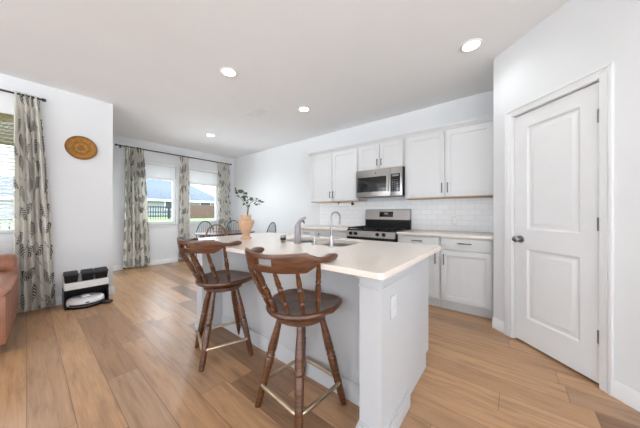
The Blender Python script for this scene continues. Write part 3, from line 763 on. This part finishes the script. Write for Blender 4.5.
# ------------------------------------------------------------------ swivel bar stools
def stool(loc, rot_base, rot_top, label, rs=0.0):
    t = thing('bar_stool', label, 'bar stool', loc, 0, 'wooden swivel bar stools at the island')
    wd = M['stoolwood']
    Rb = Matrix.Rotation(rot_base, 3, 'Z'); Rt = Matrix.Rotation(rot_top, 3, 'Z')
    # legs
    lp = [(0, .017), (.05, .020), (.12, .022), (.24, .0225), (.26, .025), (.28, .0225), (.40, .025), (.52, .0265), (.54, .022), (.56, .0275), (.58, .022), (.62, .0265), (.75, .024), (.88, .019), (1, .017)]
    F = .185
    for sx_, sy_ in ((-1, -1), (1, -1), (1, 1), (-1, 1)):
        p0 = Rb @ Vector((sx_*F, sy_*F, 0)); p1 = Rb @ Vector((sx_*.085, sy_*.085, .555))
        MB().spin(p0, p1, lp, 14).build('leg', wd, t)
    k = F-(F-.085)*.14/.555+.018
    ringp = [Rb @ Vector((x, y, .14)) for x, y in rrect(-k, k, -k, k, .05, 6)]
    MB().tube(ringp, .0115, 10, closed=True).build('foot_ring', M['brass'], t)
    MB().lathe([(0, .540), (.142, .540), (.152, .548), (.152, .570), (.140, .578), (0, .580)], seg=32).build('base_disc', wd, t)
    MB().lathe([(0, .5803), (.085, .5803), (.085, .5915), (0, .5915)], seg=24).build('swivel_plate', M['dkgrey'], t)
    # seat : wide front, round back, dished
    m = MB(); n = 56; O = []
    for i in range(n):
        a = 2*PI*i/n; cx_, sy_ = math.cos(a), math.sin(a)
        if sy_ < 0: r = Vector((.205*cx_, .215*sy_, 0))
        else:
            e = .42; r = Vector((.222*math.copysign(abs(cx_)**e, cx_) if abs(cx_) > 1e-9 else 0, .205*abs(sy_)**e+.0, 0))
            if True: r.x = r.x*(1-.0*sy_)
        O.append(r)
    rings = []
    for k_, z in ((.55, .592), (.90, .592), (.97, .600), (1.0, .614), (.985, .626), (.95, .631), (.88, .628), (.70, .620), (.4, .617), (.05, .616)):
        rings.append([Rt @ Vector((p.x*k_, p.y*k_+.0, z)) for p in O])
    m.rings(rings); m.build('seat', wd, t)
    # back rail : C shaped, crest in the middle, horn ends, hand hole
    nt_, R0 = 84, .243; A = math.radians(95); cyy = -.086
    def top_z(th):
        d = abs(math.degrees(th))
        if d < 50: return .972-.004*math.cos(d*.06)
        if d < 62: return .972-(d-50)/12*.020
        if d < 80: return .952-.005*math.sin((d-62)/18*PI)
        if d < 92: return .952+.004*math.sin((d-80)/12*PI)
        return .952-((d-92)/6)**2*.015
    def bot_z(th):
        d = abs(math.degrees(th)); b_ = .878-.004*(min(d, 90)/90)+.045*max(0, min(1, (d-50)/17))
        if d > 90: b_ += ((d-90)/8)**2*.022
        return b_
    def half(th):
        d = abs(math.degrees(th)); return .011 if d < 55 else .011+.010*min(1, (d-55)/25)
    m = MB(); nv = 8; grid = {}
    def P(th, v, side):
        z = bot_z(th)+(top_z(th)-bot_z(th))*v; hw_ = half(th)*(1-.35*abs(2*v-1)**4)
        d = abs(math.degrees(th)); flare = .003*max(0, (d-70)/28)**2
        r = R0+flare+side*hw_+(z-.90)*.18
        return Rt @ Vector((math.sin(th)*r, cyy-math.cos(th)*r, z))
    hole = lambda i, j: abs(-A+2*A*(i+.5)/nt_) < math.radians(11) and j in (3, 4, 5)
    for s_ in (0, 1):
        for i in range(nt_+1):
            for j in range(nv+1):
                grid[s_, i, j] = m.bm.verts.new(P(-A+2*A*i/nt_, j/nv, 1 if s_ else -1))
    q = m.bm.faces.new
    for i in range(nt_):
        for j in range(nv):
            if hole(i, j): continue
            for s_ in (0, 1):
                f_ = (grid[s_, i, j], grid[s_, i+1, j], grid[s_, i+1, j+1], grid[s_, i, j+1]); q(f_ if s_ else f_[::-1])
            for di, dj, e1, e2 in ((-1, 0, (i, j), (i, j+1)), (1, 0, (i+1, j), (i+1, j+1)), (0, -1, (i, j), (i+1, j)), (0, 1, (i, j+1), (i+1, j+1))):
                a, b_ = i+di, j+dj
                if a < 0 or a >= nt_ or b_ < 0 or b_ >= nv or hole(a, b_):
                    q((grid[0, e1[0], e1[1]], grid[0, e2[0], e2[1]], grid[1, e2[0], e2[1]], grid[1, e1[0], e1[1]]))
    m.build('back_rail', wd, t)
    sp = [(0, .010), (.05, .012), (.12, .0135), (.22, .015), (.27, .011), (.30, .016), (.33, .011), (.42, .0155), (.52, .017), (.60, .012), (.63, .0165), (.66, .011), (.74, .0145), (.85, .012), (1, .009)]
    for k_ in range(6):
        th = math.radians(-66+26.4*k_); rb = .178
        p0 = Rt @ Vector((math.sin(th)*rb, -.012-math.cos(th)*rb, .627)); p1 = Rt @ Vector((math.sin(th)*R0, cyy-math.cos(th)*R0, bot_z(th)+.004))
        MB().spin(p0, p1, sp, 12).build('spindle', wd, t)
    return t
stool((-.996, 1.048, 0), math.radians(-4), math.radians(11), 'wooden swivel bar stool nearer the island corner post')
stool((-1.895, 1.045, 0), math.radians(-19), math.radians(12), 'wooden swivel bar stool nearer the dining table')

# ------------------------------------------------------------------ dining set
def dining_table(x, y):
    t = thing('dining_table', 'dark mahogany oval dining table beyond the island', 'table', (x, y, 0))
    P = [(.47*math.copysign(abs(math.cos(a))**.75, math.cos(a)), .62*math.copysign(abs(math.sin(a))**.75, math.sin(a))) for a in [2*PI*i/56+.001 for i in range(56)]]
    m = MB(); m.rings([[(a*k, b_*k, z) for a, b_ in P] for k, z in ((.97, .722), (1, .728), (1, .742), (.985, .750))]); m.build('tabletop', M['tablewood'], t)
    MB().prism([(a*.82, b_*.82) for a, b_ in P], .65, .7215).build('apron', M['tablewood'], t)
    for sx_ in (-1, 1):
        for sy_ in (-1, 1):
            MB().spin((sx_*.27, sy_*.36, 0), (sx_*.27, sy_*.36, .651), [(0, .018), (.1, .024), (.2, .018), (.25, .026), (.6, .032), (.8, .026), (.85, .036), (1, .036)], 14).build('leg', M['tablewood'], t)
dining_table(-4.86, 2.74)
def windsor(x, y, rot, mat, label, group=None, ht=.97):
    t = thing('windsor_chair', label, 'chair', (x, y, 0), rot, group)
    m = MB(); n = 36; O = []
    for i in range(n):
        a = 2*PI*i/n; O.append((.215*math.copysign(abs(math.cos(a))**.8, math.cos(a)), .205*math.sin(a)))
    m.rings([[(a*k, b_*k, z) for a, b_ in O] for k, z in ((.85, .425), (1, .437), (1, .447), (.93, .455), (.6, .447), (.05, .445))]); m.build('seat', mat, t)
    for sx_ in (-1, 1):
        for sy_ in (-1, 1):
            MB().spin((sx_*.21, sy_*.19-(.03 if sy_ < 0 else 0), 0), (sx_*.13, sy_*.12, .43), [(0, .011), (.15, .015), (.3, .02), (.35, .014), (.4, .021), (.7, .018), (1, .012)], 10).build('leg', mat, t)
    m = MB()
    for sx_ in (-1, 1): m.cyl((sx_*.178, -.178, .17), (sx_*.178, .165, .17), .009, seg=8)
    m.cyl((-.178, 0, .17), (.178, 0, .17), .009, seg=8); m.build('stretcher', mat, t)
    bow = []
    hh = ht-.45
    for i in range(25):
        a = PI*i/24; xx = -.19*math.cos(a)*(1 if abs(math.cos(a)) < .97 else .97); zz = .45+hh*math.sin(a)**.62
        bow.append((xx, -.165-.17*(zz-.45)/hh*.6, zz))
    MB().tube(bow, .011, 8).build('bow', mat, t)
    for k in range(7):
        xx = -.135+k*.045; zz = .45+hh*(1-(xx/.19)**2)**.31
        xb = xx*.75
        MB().spin((xb, -.165, .445), (xx, -.165-.102*(zz-.45)/hh, zz-.004), [(0, .006), (.4, .008), (.6, .006), (1, .005)], 7).build('spindle', mat, t)
    return t
gp = None
windsor(-4.08, 2.12, math.radians(62), M['oak'], 'brown windsor chair at the near side of the dining table')
windsor(-5.48, 2.58, math.radians(-115), M['green'], 'dark green windsor chair on the window side of the dining table, below the right window')
windsor(-5.52, 3.36, math.radians(-112), M['green'], 'dark green windsor chair seen behind the terracotta vase')
windsor(-4.14, 3.16, math.radians(108), M['green'], 'dark green windsor chair at the kitchen wall end of the dining table')

# ------------------------------------------------------------------ left side of the room
# wicker plate
m = MB(); seg = 48
prof = [(.0, .004), (.045, .004), (.055, .010), (.085, .010), (.10, .018), (.135, .024), (.152, .030), (.156, .026), (.150, .020), (.10, .006), (0, .0015)]
m.rings([[(max(z, .0), r*math.cos(2*PI*i/seg), r*math.sin(2*PI*i/seg)) for i in range(seg)] for r, z in [(max(r, .0005), z) for r, z in prof]])
tag(m.build('wall_basket', M['wicker'], None, (XP+.001, .46, 2.035)), 'round woven orange brown basket plate hung on the left wall', 'basket')
# robot vacuum dock and robot
t = thing('vacuum_dock', 'white and black robot vacuum docking station standing against the left wall', 'dock', (XP+.018, .488, 0))
m = MB(); m.box(.0, .26, -.205, .205, .215, .30, .012); m.box(0, .12, -.20, .20, .30, .40, .01); m.build('housing', M['white'], t)
m = MB(); m.box(0, .03, -.205, .205, .012, .2145); m.box(.03, .25, -.205, -.19, .012, .2145); m.box(.03, .25, .19, .205, .012, .2145); m.box(.03, .25, -.19, .19, .19, .2145); m.build('bay', M['black'], t)
poly = [(0, -.205), (.30, -.205)]+[(.30+.12*math.sin(PI*i/16), -.195+.39*i/16) for i in range(17)]+[(.30, .205), (0, .205)]
MB().prism(poly, .0, .0115).build('base_plate', M['black'], t)
for yy0, yy1 in ((-.205, -.075), (-.052, .070), (.073, .205)):
    m = MB(); m.rings([[(a, b_, z) for a, b_ in ((.125, yy0+k), (.24+o2, yy0+k), (.24+o2, yy1-k), (.125, yy1-k))] for k, o2, z in ((.012, -.012, .3015), (.004, 0, .385), (.004, 0, .39))])
    c = m.build('water_tank', M['black'], t)
    m = MB(); m.rings([[(a, b_, z) for a, b_ in ((.123, yy0), (.25, yy0), (.25, yy1), (.123, yy1))] for z in (.3905, .398)]+[[(a, b_, .412+dz) for a, b_, dz in ((.123, yy0+.004, .02), (.236, yy0+.004, 0), (.236, yy1-.004, 0), (.123, yy1-.004, .02))]])
    m.build('tank_lid', M['dkgrey'], c)
t = thing('robot_vacuum', 'round white robot vacuum parked in its black dock bay', 'robot vacuum', (XP+.262, .475, .0118))
MB().lathe([(0, .012), (.165, .012), (.172, .018), (.174, .05), (.170, .078), (.160, .088), (0, .092)], seg=48).build('body', M['white'], t)
MB().lathe([(0, .0925), (.045, .0925), (.045, .108), (.038, .113), (0, .114)], (-.03, 0), 28).build('sensor_turret', M['white'], t)
m = MB()
for s_ in (-1, 1): m.cyl((-.02, s_*.10-.012, .017), (-.02, s_*.10+.012, .017), .0165, seg=16)
m.cyl((.12, -.01, .010), (.12, .01, .010), .0095, seg=12); m.build('wheels', M['dkgrey'], t)
m = MB(); seg=24
R=[]
for i in range(seg+1):
    a = math.radians(-60+120*i/seg); R.append([(math.cos(a)*r, math.sin(a)*r, z) for r, z in ((.1742, .020), (.180, .024), (.180, .040), (.1745, .044))])
m.rings(R); m.build('bumper', M['dkgrey'], t)
MB().box(.1745, .177, -.022, .012, .052, .066, .002).build('sensor_window', M['black'], t)
t = thing('mop_cover', 'small glossy dark pad at the right front of the vacuum dock', 'mop pad', (XP+.40, .66, .012))
MB().lathe([(0, 0.0), (.055, 0.0), (.058, .006), (.05, .018), (0, .022)], seg=24).build('pad', M['dkgrey'], t)
# sofa: arm end visible at the frame's left edge
def sofa():
    t = thing('leather_sofa', 'tan leather sofa with channelled arm at the left edge beside the curtain', 'sofa', (-3.73, -1.005, 0), math.radians(-2.7))
    L = M['leather']; X0, X1, Y1 = -.52, .52, .93
    # arms with vertical channels
    for yy, s_ in ((Y1, 1), (-Y1, -1)):
        m = MB(); ya, yb = sorted((yy, yy-s_*.16)); Xa = X0+.24
        n_ = 8; wch = (X1-Xa)/n_
        m.box(Xa+.006, X1-.006, ya+.012, yb-.012, .11, .515, .02)
        for i in range(n_): m.box(Xa+i*wch+.001, Xa+(i+1)*wch-.001, ya, yb, .10, .505, .03)
        m.build('arm', L, t)
        m = MB(); yc_ = (ya+yb)/2
        m.rings([[(x, yc_+.098*k*math.cos(2*PI*i/24), .535+.052*k*math.sin(2*PI*i/24)) for i in range(24)] for x, k in ((X1+.012, .55), (X1+.010, .85), (X1-.008, 1), (Xa+.02, 1), (Xa+.001, .9))])
        m.build('arm_roll', L, t)
    MB().box(X0+.25, X1-.03, -Y1+.161, Y1-.161, .12, .30, .01).build('seat_base', L, t)
    m = MB(); m.box(X0, X0+.238, -Y1, Y1, .10, .62, .03)
    m.rings([[(X0+.125+.135*k*math.cos(2*PI*i/24), y, .63+.115*k*math.sin(2*PI*i/24)) for i in range(24)] for y, k in ((-Y1-.01, .6), (-Y1-.005, .9), (-Y1+.04, 1), (Y1-.06, 1), (Y1-.02, .85), (Y1-.005, .5))])
    m.build('backrest', L, t)
    for k in range(2):
        a = -Y1+.153+k*.778
        MB().box(X0+.25, X1+.0, a+.01, a+.764, .302, .45, .04).build('seat_cushion', L, t)
        m = MB(); m.box(-.07, .07, a+.012, a+.762, 0, .34, .05, mt=Matrix.Translation((X0+.37, 0, .455)) @ Matrix.Rotation(-.16, 4, 'Y')); m.build('back_cushion', L, t)
    for x in (X0+.07, X1-.06):
        for y in (-Y1+.07, Y1-.06): MB().cyl((x, y, 0), (x, y, .101), .016, .024, seg=12).build('foot', M['brass'], t)
sofa()

# ------------------------------------------------------------------ outdoors beyond the windows
m = MB(); prof = [(-14, -.25), (-15, -.2), (-20, .72), (-140, .75)]
R = [[(x, y, z) for x, z in prof] for y in (-60, 120)]
m.rings(R, close=False); struct(m, 'lawn', M['grass'])
struct(MB().box(-14, 40, -60, 60, -.45, -.2505), 'added_bounce_paving', M['bounce_paving'])  # unseen pale ground, added to bounce daylight onto the ceiling
def fence(x, y0, y1, z0, h, mat, label, cat='fence', gap=.006, bw=.14, rails=True):
    t = thing('yard_fence', label, cat, (x, (y0+y1)/2, z0)); A = (y1-y0)/2
    m = MB(); y = -A
    while y < A-.01:
        m.box(-.012, .012, y, y+bw, 0.02, h); y += bw+gap
    m.build('boards', mat, t)
    m = MB()
    for z in (.2, h*.5, h-.12): m.box(-.06, -.0125, -A, A, z, z+.08)
    m.build('rail', mat, t)
    k = 0; y = -A+.2
    while y < A: MB().box(-.15, -.062, y-.05, y+.05, -.1, h-.02).build('post', mat, t); y += 2.6
fence(-20.5, 8.4, 26, .70, 1.15, M['fence'], 'brown board fence outside seen through the right dining window')
fence(-20.5, 1.5, 8.3, .70, 1.0, M['picket'], 'dark picket fence outside seen through the left dining window', gap=.11, bw=.05)
fence(-9.5, -7.0, 1.1, -.2, 1.25, M['picket'], 'dark picket fence outside the window beside the sofa', gap=.11, bw=.03)
def house(x, y, w, d, h, rh, label, rot=0):
    t = thing('neighbour_house', label, 'house', (x, y, .7), rot)
    MB().box(-d/2, d/2, -w/2, w/2, 0, h).build('walls', M['siding'], t)
    m = MB(); o = .5
    m.rings([[(-d/2-o, -w/2-o, h), (d/2+o, -w/2-o, h), (d/2+o, w/2+o, h), (-d/2-o, w/2+o, h)], [(-d*.12, -w*.22, h+rh), (d*.12, -w*.22, h+rh), (d*.12, w*.22, h+rh), (-d*.12, w*.22, h+rh)]]); m.build('roof', M['roof'], t)
    m = MB(); m.box(d/2+o, d/2+o+.06, -w/2-o, w/2+o, h-.18, h+.04); m.build('gutter', M['white'], t)
    for k in range(3):
        yy = -w*.33+k*w*.33; f_ = MB().box(d/2, d/2+.06, yy-.75, yy+.75, .9, 2.1).build('window', M['white'], t)
        MB().box(d/2+.061, d/2+.08, yy-.65, yy+.65, 1.0, 2.0).build('pane', M['pane'], f_)
house(-38, 11.5, 13, 9, 2.1, 2.9, 'grey house with slate blue roof seen through the left dining window')
house(-40, 27.5, 15, 9, 2.0, 3.2, 'pale house with slate blue hipped roof seen through the right dining window')
house(-42, -3, 12, 9, 2.0, 2.2, 'grey house seen through the blind beside the sofa')
m = MB(); hp = [(-60, 0)]
for i in range(41): y = -60+i*5; hp.append((y, 7+3.5*math.sin(i*.35)+1.5*math.sin(i*.9+1)))
hp.append((140, 0)); m.rings([[(-118-6*0, y, z) for y, z in hp], [(-124, y, z) for y, z in hp]]); tag(m.build('distant_hill', M['hill']), kind='structure')
